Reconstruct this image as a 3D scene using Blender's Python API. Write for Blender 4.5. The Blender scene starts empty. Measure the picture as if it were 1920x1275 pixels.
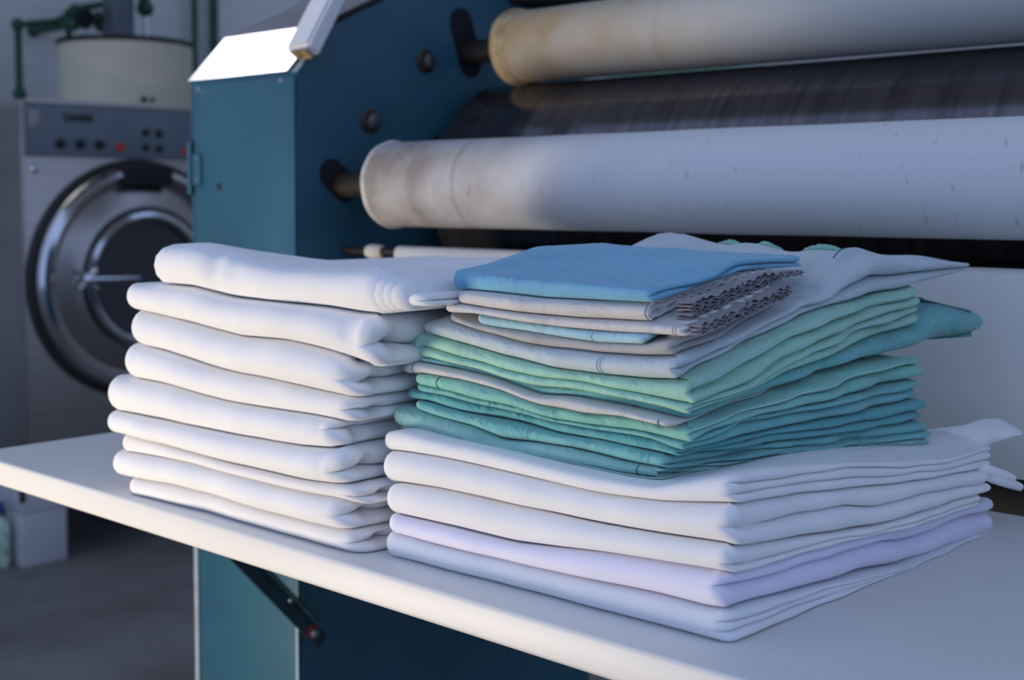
import bpy, bmesh, math, random
import numpy as np
from mathutils import Vector, Matrix, noise

scene = bpy.context.scene
COL = scene.collection

# ------------------------------------------------------------------ camera
F_PX, CAM_Z, HORIZON = 2450.0, 1.10, 370.0
YAW, PITCH = math.radians(42.8), math.radians(3.0)
PPX, PPY = 960.0, HORIZON + F_PX * math.tan(PITCH)
cam_d = bpy.data.cameras.new('camera')
cam = bpy.data.objects.new('camera', cam_d)
COL.objects.link(cam)
cam.location = (0, 0, CAM_Z)
cam.rotation_euler = (math.pi / 2 - PITCH, 0, YAW)
cam_d.sensor_width = 36.0
cam_d.lens = F_PX / 1920 * 36.0
cam_d.shift_y = (PPY - 637.5) / 1920
cam_d.clip_start = 0.02
cam_d.dof.use_dof = True
cam_d.dof.focus_distance = 0.86
cam_d.dof.aperture_fstop = 8.5
scene.camera = cam

# ------------------------------------------------------------------ world, lights, exposure
world = bpy.data.worlds.new('World')
scene.world = world
world.use_nodes = True
wbg = world.node_tree.nodes['Background']
wbg.inputs['Color'].default_value = (0.40, 0.54, 0.90, 1)
wbg.inputs['Strength'].default_value = 1.02


def area(name, loc, target, sx, sy, watts, color, spread=180):
    d = bpy.data.lights.new(name, 'AREA')
    d.shape = 'RECTANGLE'
    d.size, d.size_y = sx, sy
    d.energy = watts
    d.color = color
    d.spread = math.radians(spread)
    o = bpy.data.objects.new(name, d)
    COL.objects.link(o)
    o.location = loc
    o.rotation_euler = (Vector(target) - Vector(loc)).to_track_quat('-Z', 'Y').to_euler()
    return o


# added warm lamp low before the table, standing in for bounced sunlight
area('low_warm_fill', (-1.50, -0.38, 0.42), (-0.85, 0.7, 0.95), 0.50, 0.40, 17.2, (1.0, 0.85, 0.64))
# skylight in the roof over the washer
area('skylight', (-3.55, 1.24, 3.10), (-1.4, 1.0, 1.2), 0.8, 0.8, 9, (0.92, 0.96, 1.0))

scene.view_settings.view_transform = 'Standard'
scene.view_settings.look = 'None'
scene.view_settings.exposure = 0.0
scene.view_settings.gamma = 1.0
scene.view_settings.use_curve_mapping = False

# ------------------------------------------------------------------ measuring: a sight line met with a real plane
R_ = np.array([math.cos(YAW), math.sin(YAW), 0])
FH = np.array([-math.sin(YAW), math.cos(YAW), 0])
FW = FH * math.cos(PITCH) - np.array([0, 0, math.sin(PITCH)])
UP = np.cross(R_, FW)


def at(px, py, axis, val):
    d = FW + R_ * (px - PPX) / F_PX - UP * (py - PPY) / F_PX
    c = np.array([0, 0, CAM_Z])
    return c + d * (val - c[axis]) / d[axis]


# ------------------------------------------------------------------ materials
MATS = {}


def new_mat(name):
    m = bpy.data.materials.new(name)
    m.use_nodes = True
    nt = m.node_tree
    return m, nt, nt.nodes['Principled BSDF']


def paint(name, col, rough=0.5, metal=0.0, var=0.12, scale=6.0, bump=0.0, bscale=200.0, coat=0.0, spec=0.5, stretch=(1, 1, 1), col2=None):
    m, nt, b = new_mat(name)
    N, L = nt.nodes, nt.links
    tc = N.new('ShaderNodeTexCoord')
    mp = N.new('ShaderNodeMapping')
    mp.inputs['Scale'].default_value = stretch
    L.new(tc.outputs['Object'], mp.inputs['Vector'])
    n = N.new('ShaderNodeTexNoise')
    n.inputs['Scale'].default_value = scale
    n.inputs['Detail'].default_value = 6
    L.new(mp.outputs[0], n.inputs['Vector'])
    cr = N.new('ShaderNodeValToRGB')
    c2 = col2 or tuple(c * (1 - 2 * var) for c in col)
    cr.color_ramp.elements[0].position = 0.3
    cr.color_ramp.elements[1].position = 0.7
    cr.color_ramp.elements[0].color = (*c2, 1)
    cr.color_ramp.elements[1].color = (*[min(1, c * (1 + var * 0.5)) for c in col], 1)
    L.new(n.outputs['Fac'], cr.inputs['Fac'])
    L.new(cr.outputs['Color'], b.inputs['Base Color'])
    b.inputs['Roughness'].default_value = rough
    b.inputs['Metallic'].default_value = metal
    b.inputs['Coat Weight'].default_value = coat
    b.inputs['Specular IOR Level'].default_value = spec
    if bump:
        n2 = N.new('ShaderNodeTexNoise')
        n2.inputs['Scale'].default_value = bscale
        n2.inputs['Detail'].default_value = 4
        L.new(mp.outputs[0], n2.inputs['Vector'])
        bp = N.new('ShaderNodeBump')
        bp.inputs['Strength'].default_value = bump
        bp.inputs['Distance'].default_value = 0.001
        L.new(n2.outputs['Fac'], bp.inputs['Height'])
        L.new(bp.outputs[0], b.inputs['Normal'])
    MATS[name] = m
    return m


def fabric(name, col, var=0.05, wrinkle=0.25, fleck=0.0, rough=0.9, sheen=0.25, wscale=28.0):
    """woven cotton: fine weave grain, soft wrinkles, slight colour unevenness"""
    m, nt, b = new_mat(name)
    N, L = nt.nodes, nt.links
    tc = N.new('ShaderNodeTexCoord')
    n = N.new('ShaderNodeTexNoise')
    n.inputs['Scale'].default_value = 22
    n.inputs['Detail'].default_value = 5
    L.new(tc.outputs['Object'], n.inputs['Vector'])
    cr = N.new('ShaderNodeValToRGB')
    cr.color_ramp.elements[0].position = 0.3
    cr.color_ramp.elements[1].position = 0.72
    cr.color_ramp.elements[0].color = (*[c * (1 - var) for c in col], 1)
    cr.color_ramp.elements[1].color = (*[min(1, c * (1 + var)) for c in col], 1)
    L.new(n.outputs['Fac'], cr.inputs['Fac'])
    L.new(cr.outputs['Color'], b.inputs['Base Color'])
    b.inputs['Roughness'].default_value = rough
    b.inputs['Specular IOR Level'].default_value = 0.15
    b.inputs['Sheen Weight'].default_value = sheen
    b.inputs['Sheen Roughness'].default_value = 0.6
    w = N.new('ShaderNodeTexNoise')
    w.inputs['Scale'].default_value = wscale
    w.inputs['Detail'].default_value = 3
    w.inputs['Distortion'].default_value = 0.6
    mp = N.new('ShaderNodeMapping')
    mp.inputs['Scale'].default_value = (1.0, 1.0, 1.6)
    L.new(tc.outputs['Object'], mp.inputs['Vector'])
    L.new(mp.outputs[0], w.inputs['Vector'])
    bp = N.new('ShaderNodeBump')
    bp.inputs['Strength'].default_value = wrinkle
    bp.inputs['Distance'].default_value = 0.008
    L.new(w.outputs['Fac'], bp.inputs['Height'])
    g = N.new('ShaderNodeTexNoise')
    g.inputs['Scale'].default_value = 1100
    g.inputs['Detail'].default_value = 1
    L.new(tc.outputs['Object'], g.inputs['Vector'])
    bp2 = N.new('ShaderNodeBump')
    bp2.inputs['Strength'].default_value = 0.12
    bp2.inputs['Distance'].default_value = 0.0006
    L.new(g.outputs['Fac'], bp2.inputs['Height'])
    L.new(bp.outputs[0], bp2.inputs['Normal'])
    L.new(bp2.outputs[0], b.inputs['Normal'])
    MATS[name] = m
    return m


def roller_cloth(name, col, stain, rings):
    """padded roller cover: rows of weave round the roller, brown scorch near its end, a few stain rings"""
    m, nt, b = new_mat(name)
    N, L = nt.nodes, nt.links
    tc = N.new('ShaderNodeTexCoord')
    sep = N.new('ShaderNodeSeparateXYZ')
    L.new(tc.outputs['Object'], sep.inputs[0])
    n = N.new('ShaderNodeTexNoise')
    n.inputs['Scale'].default_value = 14
    n.inputs['Detail'].default_value = 8
    L.new(tc.outputs['Object'], n.inputs['Vector'])
    # scorch fades out along the roller (object x runs from its left end)
    mr = N.new('ShaderNodeMapRange')
    mr.inputs['From Min'].default_value = 0.0
    mr.inputs['From Max'].default_value = 0.42
    mr.inputs['To Min'].default_value = 1.0
    mr.inputs['To Max'].default_value = 0.0
    L.new(sep.outputs['X'], mr.inputs['Value'])
    mul = N.new('ShaderNodeMath')
    mul.operation = 'MULTIPLY'
    L.new(mr.outputs[0], mul.inputs[0])
    n3 = N.new('ShaderNodeMapRange')
    n3.inputs['From Min'].default_value = 0.25
    n3.inputs['From Max'].default_value = 0.75
    n3.inputs['To Min'].default_value = 0.2
    n3.inputs['To Max'].default_value = 1.4
    L.new(n.outputs['Fac'], n3.inputs['Value'])
    L.new(n3.outputs[0], mul.inputs[1])
    fac = mul.outputs[0]
    for (x0, wdt, amt) in rings:
        d = N.new('ShaderNodeMath'); d.operation = 'SUBTRACT'
        L.new(sep.outputs['X'], d.inputs[0]); d.inputs[1].default_value = x0
        a = N.new('ShaderNodeMath'); a.operation = 'ABSOLUTE'; L.new(d.outputs[0], a.inputs[0])
        k = N.new('ShaderNodeMapRange')
        k.inputs['From Min'].default_value = 0.0
        k.inputs['From Max'].default_value = wdt
        k.inputs['To Min'].default_value = amt
        k.inputs['To Max'].default_value = 0.0
        L.new(a.outputs[0], k.inputs['Value'])
        ad = N.new('ShaderNodeMath'); ad.operation = 'ADD'; ad.use_clamp = True
        L.new(fac, ad.inputs[0]); L.new(k.outputs[0], ad.inputs[1])
        fac = ad.outputs[0]
    # dark flecks
    v = N.new('ShaderNodeTexNoise')
    v.inputs['Scale'].default_value = 160
    v.inputs['Detail'].default_value = 2
    mpv = N.new('ShaderNodeMapping'); mpv.inputs['Scale'].default_value = (1, .4, .4)
    L.new(tc.outputs['Object'], mpv.inputs['Vector']); L.new(mpv.outputs[0], v.inputs['Vector'])
    vr = N.new('ShaderNodeMapRange')
    vr.inputs['From Min'].default_value = 0.66
    vr.inputs['From Max'].default_value = 0.78
    vr.inputs['To Max'].default_value = 0.45
    L.new(v.outputs['Fac'], vr.inputs['Value'])
    ad = N.new('ShaderNodeMath'); ad.operation = 'ADD'; ad.use_clamp = True
    L.new(fac, ad.inputs[0]); L.new(vr.outputs[0], ad.inputs[1])
    mix = N.new('ShaderNodeMix'); mix.data_type = 'RGBA'
    mix.inputs['A'].default_value = (*col, 1)
    mix.inputs['B'].default_value = (*stain, 1)
    L.new(ad.outputs[0], mix.inputs['Factor'])
    L.new(mix.outputs['Result'], b.inputs['Base Color'])
    b.inputs['Roughness'].default_value = 0.85
    b.inputs['Specular IOR Level'].default_value = 0.2
    w = N.new('ShaderNodeTexNoise')
    w.inputs['Scale'].default_value = 220
    mpw = N.new('ShaderNodeMapping'); mpw.inputs['Scale'].default_value = (1, .15, .15)
    L.new(tc.outputs['Object'], mpw.inputs['Vector']); L.new(mpw.outputs[0], w.inputs['Vector'])
    bp = N.new('ShaderNodeBump'); bp.inputs['Strength'].default_value = 0.25; bp.inputs['Distance'].default_value = 0.001
    L.new(w.outputs['Fac'], bp.inputs['Height']); L.new(bp.outputs[0], b.inputs['Normal'])
    MATS[name] = m
    return m


paint('wall', (0.74, 0.74, 0.72), 0.9, var=0.06, scale=2.0, bump=0.1, bscale=60, col2=(0.64, 0.64, 0.62))
paint('floor', (0.17, 0.165, 0.155), 0.55, var=0.2, scale=3.0, bump=0.1, bscale=80)
paint('ceiling', (0.5, 0.5, 0.48), 0.9)
paint('teal', (0.030, 0.118, 0.165), 0.42, var=0.14, scale=5.0, bump=0.06, bscale=260, col2=(0.022, 0.090, 0.135))
paint('teal_edge', (0.42, 0.50, 0.52), 0.5, var=0.1, scale=40)
paint('white_paint', (0.73, 0.715, 0.68), 0.45, var=0.02, scale=8, bump=0.05, bscale=900)
paint('apron', (0.78, 0.75, 0.69), 0.75, var=0.05, scale=5)
paint('hood_metal', (0.62, 0.62, 0.66), 0.16, metal=1.0, var=0.05, scale=12)
paint('hood_grey', (0.27, 0.25, 0.27), 0.45, var=0.1, scale=12)
paint('rubber', (0.012, 0.012, 0.014), 0.7)
paint('black', (0.006, 0.006, 0.008), 0.8)
paint('drum', (0.15, 0.135, 0.14), 0.17, metal=0.82, var=0.2, scale=30, stretch=(4, .25, .25), bump=0.03, bscale=160)
paint('shaft', (0.10, 0.085, 0.07), 0.4, metal=0.8)
paint('bolt', (0.42, 0.44, 0.46), 0.35, metal=0.9)
paint('bolt_dark', (0.16, 0.17, 0.18), 0.45, metal=0.8)
paint('red_rust', (0.28, 0.03, 0.015), 0.7)
paint('brace', (0.016, 0.05, 0.068), 0.45, var=0.2, scale=30)
paint('wood', (0.42, 0.27, 0.12), 0.8, var=0.2, scale=50)
paint('bar_white', (0.74, 0.74, 0.73), 0.5, var=0.04, scale=30)
paint('collar', (0.72, 0.66, 0.56), 0.9, var=0.15, scale=30)
paint('collar_brown', (0.50, 0.37, 0.20), 0.9, var=0.3, scale=30)
paint('steel', (0.46, 0.42, 0.39), 0.38, metal=1.0, var=0.06, scale=6, stretch=(1, .2, 8))
paint('steel_side', (0.34, 0.33, 0.32), 0.45, metal=1.0, var=0.08, scale=4)
paint('chrome', (0.62, 0.63, 0.66), 0.14, metal=1.0, var=0.03)
paint('chrome_dish', (0.40, 0.37, 0.355), 0.30, metal=1.0, var=0.05)
paint('panel_grey', (0.12, 0.155, 0.19), 0.5, var=0.04)
paint('display', (0.02, 0.032, 0.03), 0.25)
paint('red', (0.55, 0.03, 0.015), 0.4)
paint('base_grey', (0.44, 0.46, 0.50), 0.55, var=0.04)
paint('cream', (0.60, 0.56, 0.42), 0.6, var=0.08, scale=3)
paint('green_pipe', (0.012, 0.085, 0.04), 0.4, var=0.1)
paint('duct', (0.13, 0.15, 0.18), 0.4, metal=0.3)
paint('pale_green', (0.25, 0.52, 0.33), 0.7)
paint('bottle_label', (0.6, 0.66, 0.62), 0.4, var=0.3, scale=40, col2=(0.15, 0.35, 0.22))
paint('bottle_blue', (0.02, 0.05, 0.25), 0.4)
gl, gnt, gb = new_mat('door_glass')
gb.inputs['Base Color'].default_value = (0.028, 0.032, 0.04, 1)
gb.inputs['Roughness'].default_value = 0.08
gb.inputs['Coat Weight'].default_value = 0.1
MATS['door_glass'] = gl
roller_cloth('roller_lower', (0.69, 0.68, 0.665), (0.30, 0.255, 0.215), [(0.155, 0.006, 0.28), (0.085, 0.012, 0.12)])
roller_cloth('roller_upper', (0.52, 0.51, 0.47), (0.40, 0.29, 0.16), [(0.27, 0.01, 0.25), (0.35, 0.02, 0.12)])

fabric('linen_white', (0.83, 0.815, 0.80), 0.015, 0.22, wscale=14)
fabric('linen_cool', (0.80, 0.795, 0.81), 0.015, 0.22, wscale=14)
fabric('linen_lavender', (0.76, 0.735, 0.86), 0.02, 0.22, wscale=14)
fabric('linen_warm', (0.82, 0.79, 0.76), 0.015, 0.2, wscale=14)
fabric('blue', (0.16, 0.40, 0.56), 0.07, 0.55, wscale=30)
fabric('grey_case', (0.60, 0.575, 0.55), 0.05, 0.5, wscale=34)
fabric('grey_sheet', (0.42, 0.40, 0.385), 0.04, 0.35)
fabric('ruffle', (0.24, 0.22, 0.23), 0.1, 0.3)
fabric('sky_cloth', (0.36, 0.58, 0.64), 0.06, 0.5, wscale=34)
fabric('pale_cloth', (0.50, 0.57, 0.585), 0.05, 0.6, wscale=34)
fabric('mint', (0.33, 0.60, 0.46), 0.09, 0.7, wscale=36)
fabric('mint_deep', (0.22, 0.52, 0.42), 0.09, 0.7, wscale=36)
fabric('teal_cloth', (0.17, 0.45, 0.43), 0.12, 0.8, wscale=40)
fabric('teal_dark', (0.11, 0.38, 0.38), 0.12, 0.8, wscale=40)
fabric('teal_soft', (0.27, 0.50, 0.46), 0.12, 0.8, wscale=40)
fabric('thread', (0.05, 0.13, 0.15), 0.05, 0.0)
fabric('thread_light', (0.42, 0.66, 0.62), 0.05, 0.0)
fabric('fray_green', (0.24, 0.50, 0.38), 0.1, 0.4)

# ------------------------------------------------------------------ mesh helpers


def link(o, parent=None):
    COL.objects.link(o)
    if parent:
        o.parent = parent
        o.matrix_parent_inverse = Matrix.Translation(parent.location).inverted()
    return o


def empty(name, loc, label, cat, group=None):
    o = bpy.data.objects.new(name, None)
    o.empty_display_size = 0.05
    o.location = loc
    COL.objects.link(o)
    return tag(o, label, cat, group)


def tag(o, label=None, cat=None, group=None, kind=None):
    if label: o['label'] = label
    if cat: o['category'] = cat
    if group: o['group'] = group
    if kind: o['kind'] = kind
    return o


def build(name, bm, mat, parent=None, smooth=True, origin=None, angle=40):
    me = bpy.data.meshes.new(name)
    bmesh.ops.remove_doubles(bm, verts=bm.verts, dist=1e-7)
    bmesh.ops.recalc_face_normals(bm, faces=bm.faces)
    if origin is not None:
        bmesh.ops.translate(bm, verts=bm.verts, vec=[-c for c in origin])
    if smooth:
        for f in bm.faces: f.smooth = True
        lim = math.radians(angle)
        for e in bm.edges:
            if len(e.link_faces) == 2 and e.calc_face_angle(0) > lim:
                e.smooth = False
    bm.to_mesh(me)
    bm.free()
    mats = mat if isinstance(mat, (list, tuple)) else [mat]
    for m in mats: me.materials.append(MATS[m])
    o = bpy.data.objects.new(name, me)
    if origin is not None: o.location = origin
    return link(o, parent)


def box(bm, lo, hi, bevel=0.0, seg=2):
    r = bmesh.ops.create_cube(bm, size=1)
    vs = r['verts']
    for v in vs:
        v.co = Vector([(lo[i] + hi[i]) / 2 + v.co[i] * (hi[i] - lo[i]) for i in range(3)])
    if bevel:
        es = list({e for v in vs for e in v.link_edges})
        bmesh.ops.bevel(bm, geom=es, offset=bevel, segments=seg, affect='EDGES', profile=0.5)
    return bm


def BX(lo, hi, bevel=0.0, seg=2):
    return box(bmesh.new(), lo, hi, bevel, seg)


def frame_to(axis):
    return Vector(axis).normalized().to_track_quat('Z', 'Y').to_matrix()


def lathe(bm, prof, origin, axis, seg=48, closed_ends=True):
    """prof: list of (radius, height along axis)"""
    M = frame_to(axis)
    O = Vector(origin)
    rings = []
    for r, h in prof:
        rings.append([bm.verts.new(O + M @ Vector((r * math.cos(2 * math.pi * i / seg), r * math.sin(2 * math.pi * i / seg), h))) for i in range(seg)])
    for a, b in zip(rings, rings[1:]):
        for i in range(seg):
            bm.faces.new((a[i], a[(i + 1) % seg], b[(i + 1) % seg], b[i]))
    if closed_ends:
        for rg in (rings[0], rings[-1]):
            bm.faces.new(rg)
    return bm


def RG(prof, origin, axis, seg=48):
    """an open ring: the profile closes on itself, no end discs"""
    return lathe(bmesh.new(), list(prof) + [prof[0]], origin, axis, seg, False)


def LT(prof, origin, axis, seg=48):
    return lathe(bmesh.new(), prof, origin, axis, seg)


def tube(bm, pts, r, seg=10, caps=True):
    pts = [Vector(p) for p in pts]
    rings = []
    ref = Vector((0, 0, 1))
    n = len(pts)
    for i, p in enumerate(pts):
        t = (pts[min(i + 1, n - 1)] - pts[max(i - 1, 0)]).normalized()
        a = t.cross(ref)
        if a.length < 0.1: a = t.cross(Vector((1, 0, 0)))
        a.normalize()
        b = t.cross(a).normalized()
        rr = r[i] if isinstance(r, (list, tuple)) else r
        rings.append([bm.verts.new(p + a * math.cos(2 * math.pi * k / seg) * rr + b * math.sin(2 * math.pi * k / seg) * rr) for k in range(seg)])
    for a, b in zip(rings, rings[1:]):
        for i in range(seg):
            bm.faces.new((a[i], a[(i + 1) % seg], b[(i + 1) % seg], b[i]))
    if caps:
        bm.faces.new(rings[0])
        bm.faces.new(rings[-1])
    return bm


def TB(pts, r, seg=10):
    return tube(bmesh.new(), pts, r, seg)


def prism_x(bm, prof, x0, x1):
    """prof: (y,z) polygon extruded along X"""
    a = [bm.verts.new((x0, y, z)) for y, z in prof]
    b = [bm.verts.new((x1, y, z)) for y, z in prof]
    n = len(prof)
    bm.faces.new(a)
    bm.faces.new(b)
    for i in range(n):
        bm.faces.new((a[i], a[(i + 1) % n], b[(i + 1) % n], b[i]))
    return bm


# ------------------------------------------------------------------ the setting
tag(build('floor', BX((-6.0, -6.0, -0.05), (4.5, 5.2, 0.0)), 'floor', smooth=False), 'dark grey concrete floor of the laundry', kind='structure')
tag(build('wall_left', BX((-4.95, -3.0, 0.0), (-4.80, 4.6, 3.3)), 'wall', smooth=False), 'bluish grey plastered wall behind the washer', kind='structure')
tag(build('wall_back', BX((-4.80, 4.45, 0.0), (4.5, 4.6, 3.3)), 'wall', smooth=False), 'grey plastered far wall', kind='structure')
tag(build('ceiling', BX((-4.95, 0.4, 3.3), (1.6, 3.3, 3.4)), 'ceiling', smooth=False), 'plain ceiling of the laundry', kind='structure')

# ------------------------------------------------------------------ folding table in front of the ironer
TZ = 0.84
table = empty('folding_table', (-0.5, 0.83, TZ), 'white painted fold-down table carrying the linen stacks in front of the ironer', 'table')
bm = bmesh.new()
TX0, TX1, TY0, TY1, TT = -1.304, 0.45, 0.593, 1.06, 0.0245
box(bm, (TX0, TY0, TZ - TT), (TX1, TY1, TZ), 0.0035, 3)
build('table_top', bm, 'white_paint', table)
# brace: angle iron from the underside of the table down to the machine's side, bolted there
b0 = at(590, 1192, 0, -1.300)
XB = -1.3035
blt = at(587, 1187, 0, XB)
up_ = at(445, 1040, 0, XB)
d_ = Vector(up_ - blt).normalized()
top_ = Vector(blt) + d_ * ((TZ - TT - 0.001 - blt[2]) / d_.z)
nrm = Vector((0, d_.z, -d_.y)).normalized()
bm = bmesh.new()
s0 = Vector(blt) - d_ * 0.022
e0 = top_


def bar(bm, a, b, wdir, w, tdir, t):
    vs = []
    for p in (a, b):
        for sw in (-.5, .5):
            for st in (-.5, .5):
                vs.append(bm.verts.new(p + wdir * w * sw + tdir * t * st))
    for q in ((0, 1, 3, 2), (4, 5, 7, 6), (0, 1, 5, 4), (2, 3, 7, 6), (0, 2, 6, 4), (1, 3, 7, 5)):
        bm.faces.new([vs[i] for i in q])
    return bm


X1 = Vector((1, 0, 0))
bar(bm, s0, e0 - d_ * 0.006, nrm, 0.020, X1, 0.003)
br = build('brace', bm, 'brace', table, smooth=False)
br['label'] = 'dark teal angle iron brace under the table'
bm = bar(bmesh.new(), s0 + d_ * 0.035 + nrm * 0.0115 + X1 * 0.006, e0 - d_ * 0.010 + nrm * 0.0115 + X1 * 0.006, nrm, 0.003, X1, 0.014)
build('brace_flange', bm, 'brace', br, smooth=False)
bm = LT([(0.0, 0), (0.006, 0), (0.0065, 0.003), (0.004, 0.0055), (0.0, 0.006)], Vector(blt) + X1 * 0.0015, (1, 0, 0), 16)
bb = build('brace_bolt', bm, 'bolt', br)
bb['label'] = 'shiny bolt with a trace of red rust'
build('rust_washer', LT([(0.0, 0), (0.009, 0), (0.009, 0.0008), (0, 0.0008)], Vector(blt) + X1 * 0.0015 + d_ * 0.004, (1, 0, 0), 20), 'red_rust', br)
mid = Vector(blt) + d_ * 0.062 + nrm * 0.008
build('rivet', LT([(0, 0), (0.004, 0), (0.003, 0.0025), (0, 0.003)], mid + X1 * 0.0015, (1, 0, 0), 14), 'bolt', br)

# ------------------------------------------------------------------ ironer
XI, XO = -1.323, -1.558      # inner and outer side of the end cabinet
YF = 1.03
ironer = empty('flatwork_ironer', (-0.45, 1.32, 0), 'blue industrial roller ironer with cloth-covered rollers behind the linen stacks', 'ironer')
hood_prof = [(1.03, 1.258), (1.092, 1.323), (1.141, 1.352), (1.186, 1.372), (1.25, 1.402), (1.34, 1.425), (1.44, 1.42), (1.54, 1.385), (1.612, 1.33)]
hood_prof[2:4] = [(1.145, 1.348), (1.19, 1.368)]
prof = [(1.03, 0.02)] + hood_prof + [(1.612, 0.02)]
bm = prism_x(bmesh.new(), prof, XO, XI)
cabinet = build('end_cabinet', bm, 'teal', ironer, smooth=False)
cabinet['label'] = 'teal painted steel end cabinet'


def hood_sheet(name, prof, x0, x1, t, mat, parent):
    """thin sheet following a run of the hood profile"""
    outer, n = [], len(prof)
    for i, (y, z) in enumerate(prof):
        a = prof[max(i - 1, 0)]; b = prof[min(i + 1, n - 1)]
        ty, tz = b[0] - a[0], b[1] - a[1]
        l = math.hypot(ty, tz)
        outer.append((y - tz / l * t, z + ty / l * t))
    return build(name, prism_x(bmesh.new(), outer + [(y, z + 0.0002) for y, z in prof[::-1]], x0, x1), mat, parent, smooth=False)


p0, p1 = hood_prof[0], hood_prof[1]
hf = hood_sheet('hood_front_plate', [p0, p1], XO - 0.004, XI - 0.018, 0.003, 'hood_metal', cabinet)
hf['label'] = 'bare metal sloping plate shining white'
hood_sheet('hood_cover', hood_prof[1:], XO - 0.002, XI - 0.004, 0.003, 'hood_grey', cabinet)['label'] = 'dull grey curved hood cover'
# rubber edge along the hood's inner rim
bm = TB([(XI - 0.003, y, z + 0.004) for y, z in hood_prof[1:7]], 0.0045, 8)
build('rubber_edge', bm, 'rubber', cabinet)
# front door of the cabinet, hinge, screws, lock hole
bm = BX((XO + 0.013, YF - 0.005, 0.04), (XI - 0.0005, YF - 0.0004, 1.253), 0.0015, 2)
door = build('cabinet_door', bm, 'teal', cabinet)
build('door_seam', BX((XO + 0.008, YF - 0.002, 0.05), (XO + 0.0125, YF - 0.0003, 1.25)), 'black', cabinet)
build('edge_strip', BX((XO - 0.001, YF - 0.0045, 0.03), (XO + 0.0075, YF - 0.0003, 0.80), 0.001), 'teal_edge', cabinet)['label'] = 'worn pale edge of the cabinet'
build('edge_strip', BX((XI - 0.004, YF - 0.0062, 0.03), (XI + 0.0005, YF - 0.0052, 0.575)), 'teal_edge', cabinet)
hz0, hz1 = 1.116, 1.160
hx = XO + 0.014
hg = build('hinge', BX((hx - 0.001, YF - 0.0085, hz0), (hx + 0.018, YF - 0.0055, hz1), 0.001), 'teal', cabinet)
build('hinge_pin', LT([(0, 0), (0.0042, 0), (0.0042, 0.072), (0, 0.072)], (XO + 0.005, YF - 0.006, hz0 - 0.012), (0, 0, 1), 14), 'teal', cabinet)
for zz in (hz0 + 0.008, hz1 - 0.008):
    build('hinge_screw', LT([(0, 0), (0.003, 0), (0.002, 0.0015), (0, 0.0018)], (hx + 0.009, YF - 0.0086, zz), (0, -1, 0), 12), 'bolt', cabinet)
for px, py in ((371, 168), (526, 151)):
    q = at(px, py, 1, YF - 0.005)
    build('door_screw', LT([(0, 0), (0.0042, 0), (0.003, 0.002), (0, 0.0025)], (q[0], YF - 0.0051, q[2]), (0, -1, 0), 14), 'bolt', cabinet)
q = at(411, 350, 1, YF - 0.005)
build('lock', LT([(0, 0), (0.0045, 0), (0.0045, 0.001), (0.003, 0.001), (0, 0.0006)], (q[0], YF - 0.0051, q[2]), (0, -1, 0), 16), 'shaft', cabinet)


# side slots for the roller shafts, bolts on the inner side
def slot(y, z, dy, dz, r):
    bm = bmesh.new()
    v = Vector((dy, dz)); l = v.length; a0 = math.atan2(dz, dy)
    ring = []
    for s, c in ((1, (y + dy / 2, z + dz / 2)), (-1, (y - dy / 2, z - dz / 2))):
        for i in range(13):
            a = a0 - math.pi / 2 + math.pi * i / 12 + (0 if s == 1 else math.pi)
            ring.append((c[0] + r * math.cos(a), c[1] + r * math.sin(a)))
    return prism_x(bm, ring, XI + 0.0003, XI + 0.002)


LY, LZ, LR = 1.102, 1.116, 0.0525     # lower roller
UY, UZ, UR = 1.335, 1.306, 0.0485     # upper roller
DY, DZ, DR = 1.388, 1.105, 0.157      # heated drum
build('shaft_slot', slot(LY - 0.006, LZ + 0.006, 0.022, -0.016, 0.020), 'black', cabinet)
build('shaft_slot', slot(UY - 0.004, UZ + 0.014, 0.018, -0.052, 0.022), 'black', cabinet)
for px, py, r in ((693, 227, 0.0165), (797, 115, 0.0165)):
    q = at(px, py, 0, XI)
    bw = build('side_bolt', LT([(0, 0), (r, 0), (r, 0.002), (r * .8, 0.003), (r * .8, 0.0035)], (XI + 0.0003, q[1], q[2]), (1, 0, 0), 24), 'shaft', cabinet)
    build('bolt_head', LT([(0, 0), (r * .66, 0), (r * .66, 0.008), (r * .5, 0.0095), (0, 0.0095)], (XI + 0.0035, q[1], q[2]), (1, 0, 0), 6), 'bolt_dark', cabinet)
q = at(815, 262, 0, XI)
build('side_bolt', LT([(0, 0), (.006, 0), (.005, 0.003), (0, 0.004)], (XI + 0.0003, q[1], q[2]), (1, 0, 0), 12), 'shaft', cabinet)

XR = 0.55
# far end cabinet that carries the other end of the rollers, outside the picture
prof2 = [(1.03, 0.02)] + hood_prof + [(1.612, 0.02)]
build('end_cabinet', prism_x(bmesh.new(), prof2, XR, XR + 0.235), 'teal', ironer, smooth=False)


def roller(name, y, z, r, x0, mat, lab, wob):
    bm = bmesh.new()
    prof = [(r * 0.55, 0), (r * 0.97, 0.0), (r, 0.004), (r, 0.02)]
    x = 0.05
    L_ = XR - 0.05 - x0
    while x < L_ - 0.02:
        prof.append((r + wob * noise.noise(Vector((x * 9, y * 7, 0))), x))
        x += 0.03
    prof += [(r, L_), (r * .55, L_)]
    M = [(a, b) for a, b in prof]
    lathe(bm, M, (x0, y, z), (1, 0, 0), 96)
    o = build(name, bm, mat, ironer, origin=(x0, y, z))
    o['label'] = lab
    build('shaft', LT([(0, 0), (0.0165, 0), (0.0165, XR - XI - 0.002), (0, XR - XI - 0.002)], (XI + 0.001, y, z), (1, 0, 0), 24), 'shaft', o)
    return o


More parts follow.
